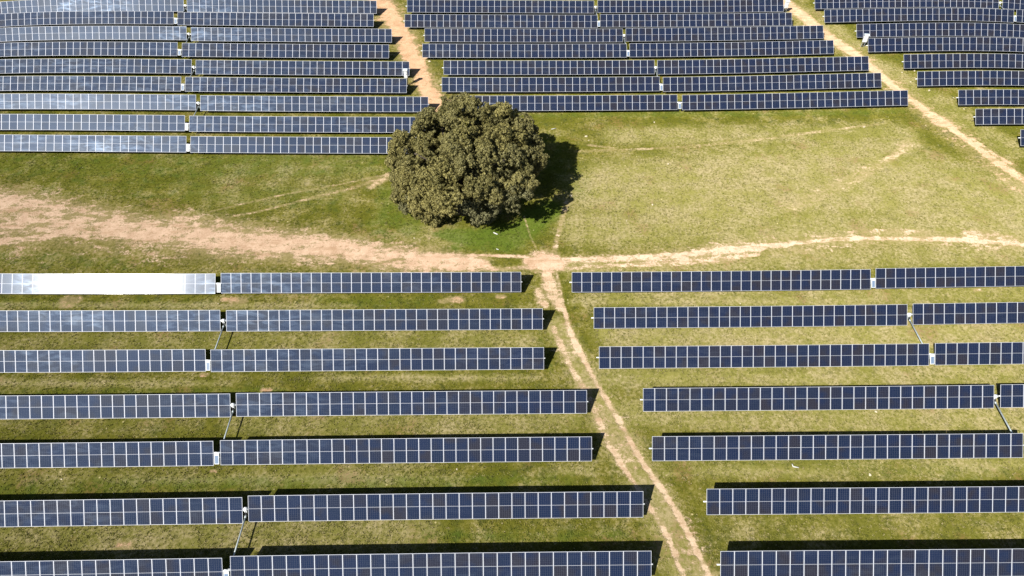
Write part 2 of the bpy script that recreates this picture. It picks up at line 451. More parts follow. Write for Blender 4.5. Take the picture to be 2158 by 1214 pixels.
def px_to_m(u, v, w):
    p = at(u, v)
    return (p.x, p.y, w * depth(p.x, p.y, p.z) / FPX)
SEGS = []
for ch, owner, st, pts in STROKES:
    q = [px_to_m(*p) for p in pts]
    # widths given across the view; ground distances away from the camera are foreshortened, so widen a little
    for a, b in zip(q[:-1], q[1:]):
        SEGS.append((ch, owner, st, a, b))

def seg_field(seg, X, Y):
    ch, owner, st, a, b = seg
    dx, dy = b[0] - a[0], b[1] - a[1]
    L2 = dx * dx + dy * dy + 1e-9
    t = np.clip(((X - a[0]) * dx + (Y - a[1]) * dy) / L2, 0, 1)
    d = np.hypot(X - a[0] - t * dx, Y - a[1] - t * dy)
    # a stroke lying across the view is seen foreshortened
    w = (a[2] + t * (b[2] - a[2])) * 0.5
    th = abs(dx) / math.sqrt(L2)
    w = w * (1 + 0.55 * th)
    return st * np.clip(1.45 - d / np.maximum(w, 0.02) * 0.85, 0, 1) if ch == 0 else st * np.clip(1.6 - d / np.maximum(w, 0.02), 0, 1)

def cover(X, Y, channels=(0, 1, 2)):
    out = np.zeros((len(X), 3))
    for s in SEGS:
        if s[0] not in channels: continue
        m = 2.6 * max(s[3][2], s[4][2]) + 0.3
        x0, x1 = sorted((s[3][0], s[4][0])); y0, y1 = sorted((s[3][1], s[4][1]))
        k = np.nonzero((X > x0 - m) & (X < x1 + m) & (Y > y0 - m) & (Y < y1 + m))[0]
        if len(k):
            f = seg_field(s, X[k], Y[k])
            out[k, s[0]] = np.maximum(out[k, s[0]], f)
    return out

# ground sheet: fine near the site, running out to the horizon
def axis(lo, hi, step, far):
    a = list(np.arange(lo, hi + 1e-6, step))
    s = step; x = a[-1]
    while x < far: s *= 1.5; x += s; a.append(x)
    s = step; x = a[0]; pre = []
    while x > -far: s *= 1.5; x -= s; pre.append(x)
    return np.array(pre[::-1] + a)
gx, gy = axis(-105, 105, 0.7, 4000), axis(8, 130, 0.7, 4000)
GX, GY = np.meshgrid(gx, gy); X, Y = GX.ravel(), GY.ravel()
nx, ny = len(gx), len(gy)
idx = np.arange(nx * ny).reshape(ny, nx)
faces = np.stack([idx[:-1, :-1], idx[:-1, 1:], idx[1:, 1:], idx[1:, :-1]], -1).reshape(-1, 4)
me = np_mesh('grass_field', np.stack([X, Y, terrain(X, Y)], -1), faces, [M_GROUND], True)
cv = cover(X, Y, (1, 2)); add_attr(me, 'cover', cv)
tag(mesh_obj('grass_field', me), 'green and straw coloured meadow under the solar rows', 'meadow', kind='structure')

# dirt tracks: fine sheets laid 6 mm over the meadow
TRACKS = {0: ('dirt_track', 'broad pinkish bare earth track crossing the field left of the junction'),
          1: ('dirt_track', 'two rut dirt track running down between the front solar blocks'),
          2: ('dirt_track', 'sandy service track between far left and middle blocks, ending behind the oak'),
          3: ('dirt_track', 'faint rutted track right of the junction below the open meadow'),
          4: ('foot_path', 'thin pale trail through grass left of the oak'),
          5: ('foot_path', 'thin pale trail crossing the open meadow right of the oak'),
          6: ('dirt_track', 'sandy service track between far middle and right blocks'),
          7: ('bare_soil', 'scattered bare earth spots between the front rows')}
SOIL = {0: (0.48, 0.345, 0.24), 1: (0.48, 0.37, 0.25), 2: (0.50, 0.315, 0.185), 3: (0.52, 0.40, 0.29), 4: (0.44, 0.33, 0.20), 5: (0.46, 0.37, 0.23), 6: (0.50, 0.345, 0.215), 7: (0.42, 0.275, 0.16)}
def build_tracks():
    st = 0.14
    x0, y0 = -100.0, 8.0
    NX, NY = int(200 / st), int(118 / st)
    best = np.zeros((NY, NX)); own = np.full((NY, NX), -1)
    for s in SEGS:
        if s[0] != 0: continue
        m = 2.6 * max(s[3][2], s[4][2]) + 0.3
        xa, xb = sorted((s[3][0], s[4][0])); ya, yb = sorted((s[3][1], s[4][1]))
        i0, i1 = max(0, int((xa - m - x0) / st)), min(NX, int((xb + m - x0) / st) + 1)
        j0, j1 = max(0, int((ya - m - y0) / st)), min(NY, int((yb + m - y0) / st) + 1)
        if i1 <= i0 or j1 <= j0: continue
        xs = x0 + (np.arange(i0, i1) + .5) * st; ys = y0 + (np.arange(j0, j1) + .5) * st
        A, B = np.meshgrid(xs, ys)
        f = seg_field(s, A, B)
        sub = best[j0:j1, i0:i1]; w = f > np.maximum(sub, 0.015)
        sub[w] = f[w]; own[j0:j1, i0:i1][w] = s[1]
    for k, (name, label) in TRACKS.items():
        jj, ii = np.nonzero(own == k)
        if not len(jj): continue
        cid = np.stack([jj * (NX + 1) + ii, jj * (NX + 1) + ii + 1, (jj + 1) * (NX + 1) + ii + 1, (jj + 1) * (NX + 1) + ii], -1)
        u, inv = np.unique(cid.ravel(), return_inverse=True)
        VX = x0 + (u % (NX + 1)) * st; VY = y0 + (u // (NX + 1)) * st
        me = np_mesh(name, np.stack([VX, VY, terrain(VX, VY) + 0.012], -1), inv.reshape(-1, 4), [M_GROUND], True)
        add_attr(me, 'cover', cover(VX, VY))
        add_attr(me, 'soil', np.broadcast_to(np.array(SOIL[k]), (len(VX), 3)))
        tag(mesh_obj(name, me), label, 'path' if name == 'foot_path' else 'track', kind='structure')
build_tracks()

# tufts of grass and dry stalks, denser where the camera sees them large
def build_tufts():
    g = np.random.default_rng(21)
    N = 330000
    d = g.uniform(0, 1, N) ** 1.35
    Y = 14 + d * 106
    hw = 16 + (Y + 30) * 0.72
    X = g.uniform(-1, 1, N) * hw
    cl = np.sin(X * 1.7 + 2 * np.sin(Y * .9)) * np.sin(Y * 1.3 + 1.7 * np.sin(X * .7)) + .6 * np.sin(X * .31 + 1) * np.sin(Y * .37)
    k = g.uniform(-1.2, 1.4, N) < cl + .25
    X, Y = X[k], Y[k]
    cv = cover(X, Y)
    k = (cv[:, 0] < .22)
    X, Y, cv = X[k], Y[k], cv[k]
    n = len(X); Z = terrain(X, Y)
    B = 4
    ang = g.uniform(0, 6.283, (n, B)); hgt = g.uniform(.05, .15, (n, 1)) * g.uniform(.6, 1.2, (n, B)); lean = g.uniform(.03, .13, (n, B))
    wd = g.uniform(.02, .05, (n, B))
    ca, sa = np.cos(ang), np.sin(ang)
    bx = X[:, None] + ca * .03; by = Y[:, None] + sa * .03
    v0 = np.stack([bx - sa * wd, by + ca * wd, np.broadcast_to(Z[:, None] - .01, bx.shape)], -1)
    v1 = np.stack([bx + sa * wd, by - ca * wd, np.broadcast_to(Z[:, None] - .01, bx.shape)], -1)
    v2 = np.stack([bx + ca * lean, by + sa * lean, Z[:, None] + hgt], -1)
    verts = np.stack([v0, v1, v2], 2).reshape(-1, 3)
    me = np_mesh('grass_tufts', verts, np.arange(len(verts)).reshape(-1, 3), [M_TUFT])
    dry = np.clip(g.normal(.06, .36, n) + .50 * cv[:, 1] - .35 * cv[:, 2], 0, 1); tone = g.uniform(0, 1, n)
    add_attr(me, 'leaf', np.repeat(np.stack([dry, tone, cv[:, 2]], -1), 3 * B, 0))
    tag(mesh_obj('grass_tufts', me), 'short tufts of green and dry grass all over the meadow', 'grass', kind='stuff')
build_tufts()

# ---------------------------------------------------------------- solar table parts (shared meshes)
MW, ML = 1.038, 2.105
def module_mesh():
    bm = bmesh.new()
    hw, hl, f, t = MW / 2, ML / 2, 0.025, 0.035
    def ring(z0, z1):
        o = [bm.verts.new(p) for p in ((-hw,-hl,z1),(hw,-hl,z1),(hw,hl,z1),(-hw,hl,z1))]
        i = [bm.verts.new(p) for p in ((-hw+f,-hl+f,z1),(hw-f,-hl+f,z1),(hw-f,hl-f,z1),(-hw+f,hl-f,z1))]
        b = [bm.verts.new(p) for p in ((-hw,-hl,z0),(hw,-hl,z0),(hw,hl,z0),(-hw,hl,z0))]
        for k in range(4):
            l = (k + 1) % 4
            bm.faces.new((o[k], o[l], i[l], i[k])).material_index = 0
            bm.faces.new((b[k], b[l], o[l], o[k])).material_index = 0
        return i, b
    i, b = ring(-t, 0.0)
    # glass sits 3 mm down, split by the white half-cut seam in the middle
    g = 0.009
    vs = [[bm.verts.new((x, y, -0.003)) for x in (-hw+f, hw-f)] for y in (-hl+f, -g, g, hl-f)]
    for k, mi in ((0, 1), (1, 2), (2, 1)):
        bm.faces.new((vs[k][0], vs[k][1], vs[k+1][1], vs[k+1][0])).material_index = mi
    ring_b = [vs[0][0], vs[0][1], vs[3][1], vs[3][0]]
    bm.faces.new((i[0], i[1], vs[0][1], vs[0][0])).material_index = 0
    bm.faces.new((i[2], i[3], vs[3][0], vs[3][1])).material_index = 0
    for s, e in ((0, 3), (1, 2)):
        col = [vs[r][0 if s == 0 else 1] for r in range(4)]
        bm.faces.new([i[s]] + col + [i[e]]).material_index = 0
    bm.faces.new(b[::-1]).material_index = 3
    bmesh.ops.recalc_face_normals(bm, faces=bm.faces)
    return bm_to_mesh(bm, 'solar_module', M_FRAME, M_GLASS, M_FRAME, M_BACK)
ME_MODULE = module_mesh()

def post_mesh():
    bm = bmesh.new()      # I section, top at z = 0
    h = 2.2
    bm_box(bm, (0.012, 0.14, h), (0, 0, -h / 2))
    bm_box(bm, (0.10, 0.012, h), (0, 0.0761, -h / 2))
    bm_box(bm, (0.10, 0.012, h), (0, -0.0761, -h / 2))
    bm_tube(bm, (-0.07, 0, 0.09), (0.07, 0, 0.09), 0.075, 12)
    return bm_to_mesh(bm, 'post', M_STEEL)
ME_POST = post_mesh()

def frame_at(x, y, tilt):
    """axis frame of a row above ground point x, y: origin on the panel plane, axes along row / up slope / normal"""
    cp, sp = math.cos(PSI), math.sin(PSI)
    e = 3.0
    za, zb = tz(x - e * cp, y - e * sp), tz(x + e * cp, y + e * sp)
    t = Vector((2 * e * cp, 2 * e * sp, zb - za)).normalized()
    v = Vector((0, math.cos(tilt), math.sin(tilt)))
    v = (v - t * v.dot(t)).normalized()
    n = t.cross(v)
    o = Vector((x, y, tz(x, y) + AXIS_H))
    return o, t, v, n

def frame_matrix(o, t, v, n):
    return Matrix(((t.x, v.x, n.x, o.x), (t.y, v.y, n.y, o.y), (t.z, v.z, n.z, o.z), (0, 0, 0, 1)))

def place(o, root, M):
    M = Matrix.Translation(-Vector(root.location)) @ M
    o.location = M.to_translation(); o.rotation_euler = M.to_euler()

ROW_TILT = {}
YAW_TILT = {'A1L': -0.25}
PITCH_ADJ = {'B4L': (-0.08, 1.0105), 'B5L': (0.0, 1.009), 'A1R': (-0.15, 0.997), 'A4R': (0.10, 0.998), 'L4R': (0, 1.004), 'L8R': (-.08, 1.006), 'B1L': (0, 1.0)}
BLOCK_TILT = {'A': 1.8, 'B': 1.5, 'L': -2.0, 'M': -0.5, 'R': 0.0}
def tilt_of(row):
    return TILT + R(ROW_TILT.get(row, ROW_TILT.get(row[:2], BLOCK_TILT[row[0]])))

def make_table(key, label, group, ext):
    row = key[:2]
    tilt = tilt_of(key) + (0 if key in ROW_TILT else R(random.uniform(-.4, .4)))
    x0, y0 = FIT_XY[key]
    dx, pk = PITCH_ADJ.get(key, (0.0, 1.0)); x0 += dx
    yt = R(YAW_TILT.get(key, 0.0))
    cp, sp = math.cos(PSI), math.sin(PSI)
    cx, cy = x0 + cp * ROWLEN / 2, y0 + sp * ROWLEN / 2
    root = empty('solar_table', (cx, cy, tz(cx, cy)))
    tag(root, label, 'solar table', group)
    for k in range(NMOD):
        s = (k + 0.5) * PITCH_W * pk
        o, t, v, n = frame_at(x0 + cp * s, y0 + sp * s, tilt + R(random.gauss(0, .26)))
        m = bpy.data.objects.new('solar_module', ME_MODULE); link(m, root)
        place(m, root, frame_matrix(o, t, v, n) @ Matrix.Rotation(yt + R(random.gauss(0, .22)), 4, 'Y'))
    # torque tube, following the axis, one mesh per table
    bm = bmesh.new()
    ss = [-ext[0]] + [ROWLEN * pk * q / 8 for q in range(9)] + [ROWLEN * pk + ext[1]]
    pts = []
    for s in ss:
        o, t, v, n = frame_at(x0 + cp * s, y0 + sp * s, tilt)
        pts.append((o - n * 0.10, v, n))
    rings = []
    for p, v, n in pts:
        rings.append([bm.verts.new(p - Vector(root.location) + v * 0.058 * math.cos(a) + n * 0.058 * math.sin(a))
                      for a in (q * math.pi / 4 for q in range(8))])
    for a, b in zip(rings[:-1], rings[1:]):
        for q in range(8):
            bm.faces.new((a[q], a[(q + 1) % 8], b[(q + 1) % 8], b[q])).smooth = True
    bm.faces.new(rings[0]); bm.faces.new(rings[-1][::-1])
    bmesh.ops.recalc_face_normals(bm, faces=bm.faces)
    mesh_obj('torque_tube', bm_to_mesh(bm, 'torque_tube', M_WHITE), root)
    for q in (1.5, 6.5, 11.5, 18.5, 23.5, 28.5):
        s = q * PITCH_W
        o, t, v, n = frame_at(x0 + cp * s, y0 + sp * s, tilt)
        b = o - n * 0.10
        po = bpy.data.objects.new('post', ME_POST); link(po, root)
        po.location = b - Vector(root.location) - Vector((0, 0, 0.09))
        po.rotation_euler = (0, 0, PSI)
    return root

ORD = ['nearest', 'second', 'third', 'fourth', 'fifth', 'sixth', 'seventh', 'eighth', 'ninth']
BLOCK = {
    'A': ('solar tables in front of the oak left of the rutted track', 'row from oak, front left block'),
    'B': ('solar tables in front of the oak right of the rutted track', 'row from meadow, front right block'),
    'L': ('solar tables behind the oak left of the sandy track', 'row from bare track, far left block'),
    'M': ('solar tables behind the oak between the sandy tracks', 'row from meadow, far middle block'),
    'R': ('solar tables beyond the far right sandy track', 'row from meadow, far right block')}
SPECIAL = {'A1L': 'solar table blazing white with sun glare, left of the pale controller, below the broad track',
           'M1L': 'navy solar table partly hidden behind the oak crown, at the open meadow edge',
           'R1L': 'solar table of which only the first module shows at the right picture edge',
           'R8R': 'solar table cut to one module at the right edge beside a far controller'}
ROW_TILT.update({'A1L': -2.3, 'L9': 4.2, 'L8': -1.5, 'L7': 2.4, 'L6': -2.5, 'L5': -2.6, 'L4': -3.0, 'L3': 0.8, 'L2': -1.4, 'L1': -1.6})
PAIRED = {('A', 2), ('A', 4), ('A', 6), ('B', 2), ('B', 4), ('L', 3), ('L', 5), ('L', 7), ('L', 9), ('M', 3), ('M', 5), ('M', 7), ('R', 9)}
for key in FIT_XY:
    b, i, side = key[0], int(key[1]), key[2]
    grp, where = BLOCK[b]
    partner = (b + str(i) + ('R' if side == 'L' else 'L')) in FIT_XY
    what = 'drive gap' if (b, i) in PAIRED else 'controller gap'
    if b in 'AL' : tone = 'grey blue' if side == 'L' else 'navy'
    else: tone = 'dark navy'
    if key in SPECIAL: lab = SPECIAL[key]
    elif partner: lab = f"{tone} solar table {'left' if side == 'L' else 'right'} of {what}, {ORD[i-1]} {where}"
    else: lab = f"{tone} solar table, {ORD[i-1]} {where}"
    ext = [0.24, 0.13]
    if partner: ext[1 if side == 'L' else 0] = 0.20
    make_table(key, lab, grp, ext)

# ---------------------------------------------------------------- units in the gaps
def gap_point(row):
    a, b = FIT_XY[row + 'L'], FIT_XY[row + 'R']
    ax, ay = a[0] + math.cos(PSI) * ROWLEN, a[1] + math.sin(PSI) * ROWLEN
    return (ax + b[0]) / 2, (ay + b[1]) / 2, math.hypot(b[0] - ax, b[1] - ay)

def make_controller(row, label):
    x, y, w = gap_point(row)
    tilt = tilt_of(row + 'R')
    o, t, v, n = frame_at(x, y, tilt)
    root = empty('tracker_controller', (x, y, tz(x, y)))
    tag(root, label, 'controller', 'white controllers in the gaps between tables')
    F = frame_matrix(o, t, v, n)
    pw = 0.40
    bm = bmesh.new()                      # small tilted casing with a bright rim
    bm_box(bm, (pw, 0.92, 0.07), (0, -0.48, 0.035), 0, 0.012)
    c = mesh_obj('casing', bm_to_mesh(bm, 'casing', M_WHITE), root); place(c, root, F)
    bm = bmesh.new()
    bm_box(bm, (pw - 0.10, 0.70, 0.012), (0, -0.54, 0.073), 0, 0.003)
    c = mesh_obj('solar_cell', bm_to_mesh(bm, 'solar_cell', M_PALE), root); place(c, root, F)
    bm = bmesh.new()
    bm_tube(bm, (-0.27, 0, -0.10), (0.27, 0, -0.10), 0.075, 10)
    bm_box(bm, (0.12, 0.30, 0.06), (0, -0.12, -0.04), 0, 0.01)
    c = mesh_obj('bracket', bm_to_mesh(bm, 'bracket', M_WHITE), root); place(c, root, F)
    p = mesh_obj('post', ME_POST, root); p.location = o - n * 0.10 - Vector(root.location) - Vector((0, 0, 0.09)); p.rotation_euler = (0, 0, PSI)
    return root

def make_drive(row, label):
    x, y, w = gap_point(row)
    o, t, v, n = frame_at(x, y, tilt_of(row + 'R'))
    root = empty('tracker_drive', (x, y, tz(x, y)))
    tag(root, label, 'slew drive', 'slew drives in the gaps between tables')
    b = o - n * 0.10
    F = frame_matrix(b, t, v, n)
    bm = bmesh.new()
    bm_tube(bm, (-0.13, 0, 0), (0.13, 0, 0), 0.17, 18)
    bm_tube(bm, (-0.26, 0, 0), (0.26, 0, 0), 0.10, 12)
    bm_box(bm, (0.20, 0.20, 0.16), (0.0, -0.16, -0.04), 0, 0.03)
    c = mesh_obj('gear_housing', bm_to_mesh(bm, 'gear_housing', M_WHITE), root); place(c, root, F)
    bm = bmesh.new()
    bm_tube(bm, (0, 0, -0.02), (0, -0.30, -0.34), 0.07, 12)
    bm_box(bm, (0.16, 0.16, 0.14), (0, -0.30, -0.36), 0, 0.02)
    c = mesh_obj('gearbox', bm_to_mesh(bm, 'gearbox', M_DARK), root)
    c.location = b - Vector(root.location)
    p = mesh_obj('post', ME_POST, root); p.location = b - Vector(root.location) - Vector((0, 0, 0.2)); p.rotation_euler = (0, 0, PSI)
    return b + Vector((0, -0.30, -0.36))

def make_shaft(p, q, label):
    root = Vector((p.x, p.y, tz(p.x, p.y)))
    bm = bmesh.new()
    a, b = p - root, q - root
    d = (b - a).normalized()
    bm_tube(bm, a, b, 0.062, 12)
    for k in (a + d * 0.16, b - d * 0.16): bm_tube(bm, k - d * 0.10, k + d * 0.10, 0.085, 12)
    o = mesh_obj('drive_shaft', bm_to_mesh(bm, 'drive_shaft', M_STEEL))
    o.location = root
    tag(o, label, 'drive shaft', 'drive shafts linking neighbouring rows')

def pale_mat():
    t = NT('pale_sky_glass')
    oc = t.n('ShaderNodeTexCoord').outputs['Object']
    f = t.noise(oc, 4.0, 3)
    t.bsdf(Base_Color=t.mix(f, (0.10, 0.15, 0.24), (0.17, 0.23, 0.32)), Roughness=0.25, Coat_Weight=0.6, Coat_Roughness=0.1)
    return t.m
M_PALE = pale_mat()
PLACE = {'A': 'front left block, {} row below oak', 'B': 'front right block, {} row below meadow',
         'L': 'far left block, {} row above bare track', 'M': 'far middle block, {} row above meadow',
         'R': 'far right block, {} row above meadow'}
drive_pts = {}
for b in 'ABLMR':
    for i in range(1, 10):
        row = f'{b}{i}'
        if row + 'L' not in FIT_XY or row + 'R' not in FIT_XY: continue
        pl = PLACE[b].format(ORD[i - 1])
        if (b, i) in PAIRED:
            p = make_drive(row, f'white slew drive in gap, {pl}')
            low = (b, i + 1) if b in 'AB' else (b, i - 1)
            lrow = f'{low[0]}{low[1]}'
            if lrow + 'R' in FIT_XY:
                x, y, w = gap_point(lrow)
                o, t, v, n = frame_at(x, y, TILT)
                q = o - n * 0.10 + Vector((0, 0.22, -0.42))
            elif lrow + 'L' in FIT_XY:
                x, y = FIT_XY[lrow + 'L']; x += ROWLEN + 0.3
                q = Vector((x, y + 0.2, tz(x, y) + 0.9))
            else: continue
            make_shaft(p, q, f'grey steel shaft leaving gap, {pl}')
        else:
            make_controller(row, f'white controller unit in gap, {pl}')

# ---------------------------------------------------------------- cabinets on posts
def make_cabinet(u, v, label, h_leg=0.85, wd=0.62, ht=1.15, dp=0.34, yaw=0.0):
    p = at(u, v)
    root = empty('equipment_cabinet', p); root.rotation_euler = (0, 0, yaw)
    tag(root, label, 'cabinet', 'white equipment cabinets on legs')
    bm = bmesh.new(); bm_box(bm, (wd, dp, ht), (0, 0, h_leg + ht / 2), 0, 0.02)
    body = mesh_obj('cabinet_body', bm_to_mesh(bm, 'cabinet_body', M_WHITE), root)
    bm = bmesh.new(); bm_box(bm, (wd - 0.08, 0.02, ht - 0.10), (0, -dp / 2 - 0.012, h_leg + ht / 2), 0, 0.006)
    d = mesh_obj('door', bm_to_mesh(bm, 'door', M_WHITE), root)
    bm = bmesh.new(); bm_box(bm, (0.03, 0.03, 0.16), (wd * 0.32, -dp / 2 - 0.037, h_leg + ht / 2), 0, 0.006)
    mesh_obj('handle', bm_to_mesh(bm, 'handle', M_DARK), d)
    bm = bmesh.new(); bm_box(bm, (wd + 0.12, dp + 0.16, 0.05), (0, -0.02, h_leg + ht + 0.045), 0, 0.01, Matrix.Rotation(R(6), 4, 'X'))
    mesh_obj('rain_hood', bm_to_mesh(bm, 'rain_hood', M_PALEPAINT), root)
    for s in (-1, 1):
        bm = bmesh.new(); bm_box(bm, (0.06, 0.06, h_leg + 0.35), (s * (wd / 2 - 0.08), 0.05, (h_leg + 0.35) / 2 - 0.352))
        mesh_obj('leg', bm_to_mesh(bm, 'leg', M_STEEL), root)
    bm = bmesh.new()
    for k in (-0.12, 0.0, 0.12): bm_tube(bm, (k, -0.02, -0.1), (k, -0.02, h_leg - 0.001), 0.03, 8)
    mesh_obj('cable_conduit', bm_to_mesh(bm, 'cable_conduit', M_DARK), root)
M_PALEPAINT = simple('pale_blue_paint', (0.62, 0.72, 0.76), 0.4, 0.0, 0.05)
make_cabinet(1817, 99, 'white cabinet on legs standing at the left end of the far right rows', yaw=-0.15)
make_cabinet(1653, 27, 'white cabinet on legs beside the top of the right sandy track', yaw=0.1)
make_cabinet(858, 181, 'white cabinet poking up behind the end of a far left row beside the track', h_leg=1.35, wd=0.5, ht=1.2)
make_cabinet(972, 233, 'white cabinet half seen through the oak crown, left end of the middle block', wd=0.6)

# ---------------------------------------------------------------- stones and scraps
def stone_mesh(seed):
    rr = random.Random(seed)
    bm = bmesh.new(); bmesh.ops.create_icosphere(bm, subdivisions=2, radius=1.0)
    for v in bm.verts:
        k = 1 + 0.28 * math.sin(3.1 * v.co.x + seed) * math.cos(2.3 * v.co.y + 2 * seed) + rr.uniform(-.10, .10)
        v.co = Vector((v.co.x * k, v.co.y * k * 0.8, v.co.z * k * 0.55))
    return bm_to_mesh(bm, 'stone', M_STONE)
STONES = [stone_mesh(k) for k in range(4)]
for k, (u, v, s) in enumerate([(1235,288,.30),(1241,296,.14),(1203,413,.30),(1375,432,.22),(1408,346,.22),(1379,258,.20),(1821,268,.26),(1901,153,.22),
                  (1927,150,.24),(1919,173,.20),(1958,191,.28),(1846,868,.22),(1833,1001,.22),(905,130,.32),(963,989,.12),(460,640,.10),
                  (1560,640,.12),(2064,611,.2),(873,502,.14),(885,506,.11),(1320,466,.12),(2009,206,.16),(2031,230,.16),(1340,560,.1),(130,1010,.13),(240,1040,.1)]):
    p = at(u, v)
    s *= 0.62
    o = mesh_obj('stone', STONES[k % 4]); o.scale = (s, s, s); o.rotation_euler = (0, 0, k * 1.7)
    o.location = p + Vector((0, 0, s * 0.22))
    tag(o, 'small pale stone lying in the grass', 'stone', 'pale stones lying in the grass')
M_SCRAP = simple('weathered_plastic', (0.48, 0.48, 0.45), 0.7)
def scrap(pts, rad, label, cat='scrap'):
    P = [at(u, v) for u, v in pts]
    root = P[0].copy()
    bm = bmesh.new()
    for a, b in zip(P[:-1], P[1:]): bm_tube(bm, a - root + Vector((0, 0, rad)), b - root + Vector((0, 0, rad)), rad, 8)
    o = mesh_obj('pipe_scrap', bm_to_mesh(bm, 'pipe_scrap', M_SCRAP)); o.location = root
    tag(o, label, cat)
scrap([(1040,491),(1049,495)], 0.07, 'short white pipe lying on the bright green grass below the oak')
scrap([(1046,525),(1051,527)], 0.05, 'tiny white scrap on the grass just above the dirt junction')
scrap([(1162,273),(1172,271)], 0.05, 'thin white stick in the grass right of the oak top')
scrap([(1669,978),(1671,984),(1683,986)], 0.05, 'white L shaped scrap on the grass between two front right rows')

# ---------------------------------------------------------------- the oak
def make_tree():
    base = at(975, 447)
    cx, cy, cz = -5.35, 63.8, 6.4
    A = np.array([8.0, 7.8, 4.9])
    root = empty('oak_tree', base)
    tag(root, 'huge lone oak with a dense dome of olive leaves, shading the meadow', 'tree')
    rb = Vector(base)
    # trunk and limbs
    bm = bmesh.new()
    def limb(pts, r0, r1, seg=10):
        rings = []
        n = len(pts)
        for k, p in enumerate(pts):
            d = (pts[min(k + 1, n - 1)] - pts[max(k - 1, 0)]).normalized()
            q = d.to_track_quat('Z', 'Y'); r = r0 + (r1 - r0) * k / (n - 1)
            rings.append([bm.verts.new(p + q @ Vector((r * math.cos(a), r * math.sin(a), 0))) for a in (2 * math.pi * j / seg for j in range(seg))])
        for a, b in zip(rings[:-1], rings[1:]):
            for j in range(seg): bm.faces.new((a[j], a[(j + 1) % seg], b[(j + 1) % seg], b[j])).smooth = True
        bm.faces.new(rings[0][::-1]); bm.faces.new(rings[-1])
    top = Vector((0.0, 0.6, 2.6))
    limb([Vector((0, 0, -0.4)), Vector((0.02, 0.1, 0.5)), Vector((-0.05, 0.35, 1.6)), top], 0.85, 0.55, 14)
    trunk = mesh_obj('trunk', bm_to_mesh(bm, 'trunk', M_BARK), root)
    rr = random.Random(3)
    C0 = Vector((cx, cy, cz)) - rb
    for k in range(9):
        ang = 2 * math.pi * k / 9 + rr.uniform(-.2, .2)
        end = C0 + Vector((math.cos(ang) * A[0] * .72, math.sin(ang) * A[1] * .72, rr.uniform(-1.5, 3.2)))
        s = top - Vector((0, 0, rr.uniform(0, .5)))
        mid = s.lerp(end, .5) + Vector((rr.uniform(-.6, .6), rr.uniform(-.6, .6), rr.uniform(.2, 1.0)))
        bm = bmesh.new()
        limb([s, s.lerp(mid, .5) + Vector((0, 0, .3)), mid, mid.lerp(end, .6), end], 0.34, 0.09, 8)
        mesh_obj('limb', bm_to_mesh(bm, 'limb', M_BARK), root)
    # crown: boughs -> lobes -> puffs -> leaves
    g = np.random.default_rng(5)
    def unit(a): return a / np.linalg.norm(a, axis=-1, keepdims=True)
    n = 66
    i = np.arange(n) + .5
    ph = np.arccos(1 - 1.72 * i / n); th = math.pi * (1 + 5 ** .5) * i
    D = unit(np.stack([np.cos(th) * np.sin(ph), np.sin(th) * np.sin(ph), np.cos(ph)], -1) + g.normal(0, .10, (n, 3)))
    Rb = g.uniform(1.0, 2.05, n)
    k = 1 + g.normal(0, .075, n) + .06 * np.sin(5.3 * D[:, 0] + 2) + .05 * np.sin(7 * D[:, 1] + 4 * D[:, 2])
    # boxy dome: wide shoulders, nearly upright flanks low down
    sq = 1 / (np.abs(D[:, 0:1] ** 2 + D[:, 1:2] ** 2) ** 1.4 + np.abs(D[:, 2:3]) ** 2.8) ** (1 / 2.8)
    Cc = np.array([cx, cy, cz]) + D * sq * (A - .8 * Rb[:, None]) * k[:, None]
    low = Cc[:, 2] - Rb < .5
    Cc[low, 2] = .3 + Rb[low] * .9 + g.uniform(0, .5, low.sum())
    m = 26
    Di = unit(g.normal(0, 1, (m, 3))); Di[:, 2] = np.abs(Di[:, 2]) * .8 - .1
    Ci = np.array([cx, cy, cz]) + Di * A * g.uniform(.3, .55, m)[:, None]
    Cc = np.concatenate([Cc, Ci]); D = np.concatenate([D, Di]); Rb = np.concatenate([Rb, np.full(m, 1.8)])
    n0 = len(Cc)
    extra = [((852,412), 1.9, 1.3), ((868,432), 1.5, 1.15), ((892,446), 1.3, 1.1), ((925,455), 1.25, 1.1), ((848,382), 2.8, 1.4), ((900,425), 2.6, 1.3),
             ((848,345), 4.5, 1.5), ((1030,425), 2.4, 1.4), ((1048,412), 3.0, 1.4), ((1022,450), 1.6, 1.1), ((1010,400), 4.2, 1.6), ((1000,238), 10.8, 1.5), ((955,248), 10.6, 1.4), ((1050,246), 10.2, 1.5), ((1088,264), 8.8, 1.5), ((905,256), 9.6, 1.4), ((1106,362), 4.2, 1.4), ((1090,330), 5.5, 1.6)]
    E = np.array([tuple(at(u, v, h)) for (u, v), h, r in extra])
    back = np.array([(-1.9, 70.4, 8.0), (-0.4, 69.6, 6.8), (1.2, 68.4, 7.0), (0.3, 67.5, 8.2), (1.9, 66.4, 6.8), (-3.8, 71.0, 7.6), (1.5, 66.8, 5.6), (0.6, 69.4, 4.6), (-2.4, 71.6, 5.6), (1.7, 65.0, 5.2)])
    E = np.concatenate([E, back]); extra = extra + [(None, 0, 1.5)] * len(back)
    Cc = np.concatenate([Cc, E]); Rb = np.concatenate([Rb, [r for _, _, r in extra]])
    De = unit(E - np.array([cx, cy, cz])); D = np.concatenate([D, De])
    # crown is lifted on the lower right; dark notch in front where the trunk shows
    keep = ~((Cc[:, 0] > cx + 1.6) & (Cc[:, 1] < cy + 3) & (Cc[:, 2] < 3.2 + .30 * (Cc[:, 0] - cx)))
    keep &= ~((np.abs(Cc[:, 0] - (base.x + 0.2)) < 1.3) & (Cc[:, 1] < cy - 2.0) & (Cc[:, 2] < 4.6))
    keep[n0:] = True
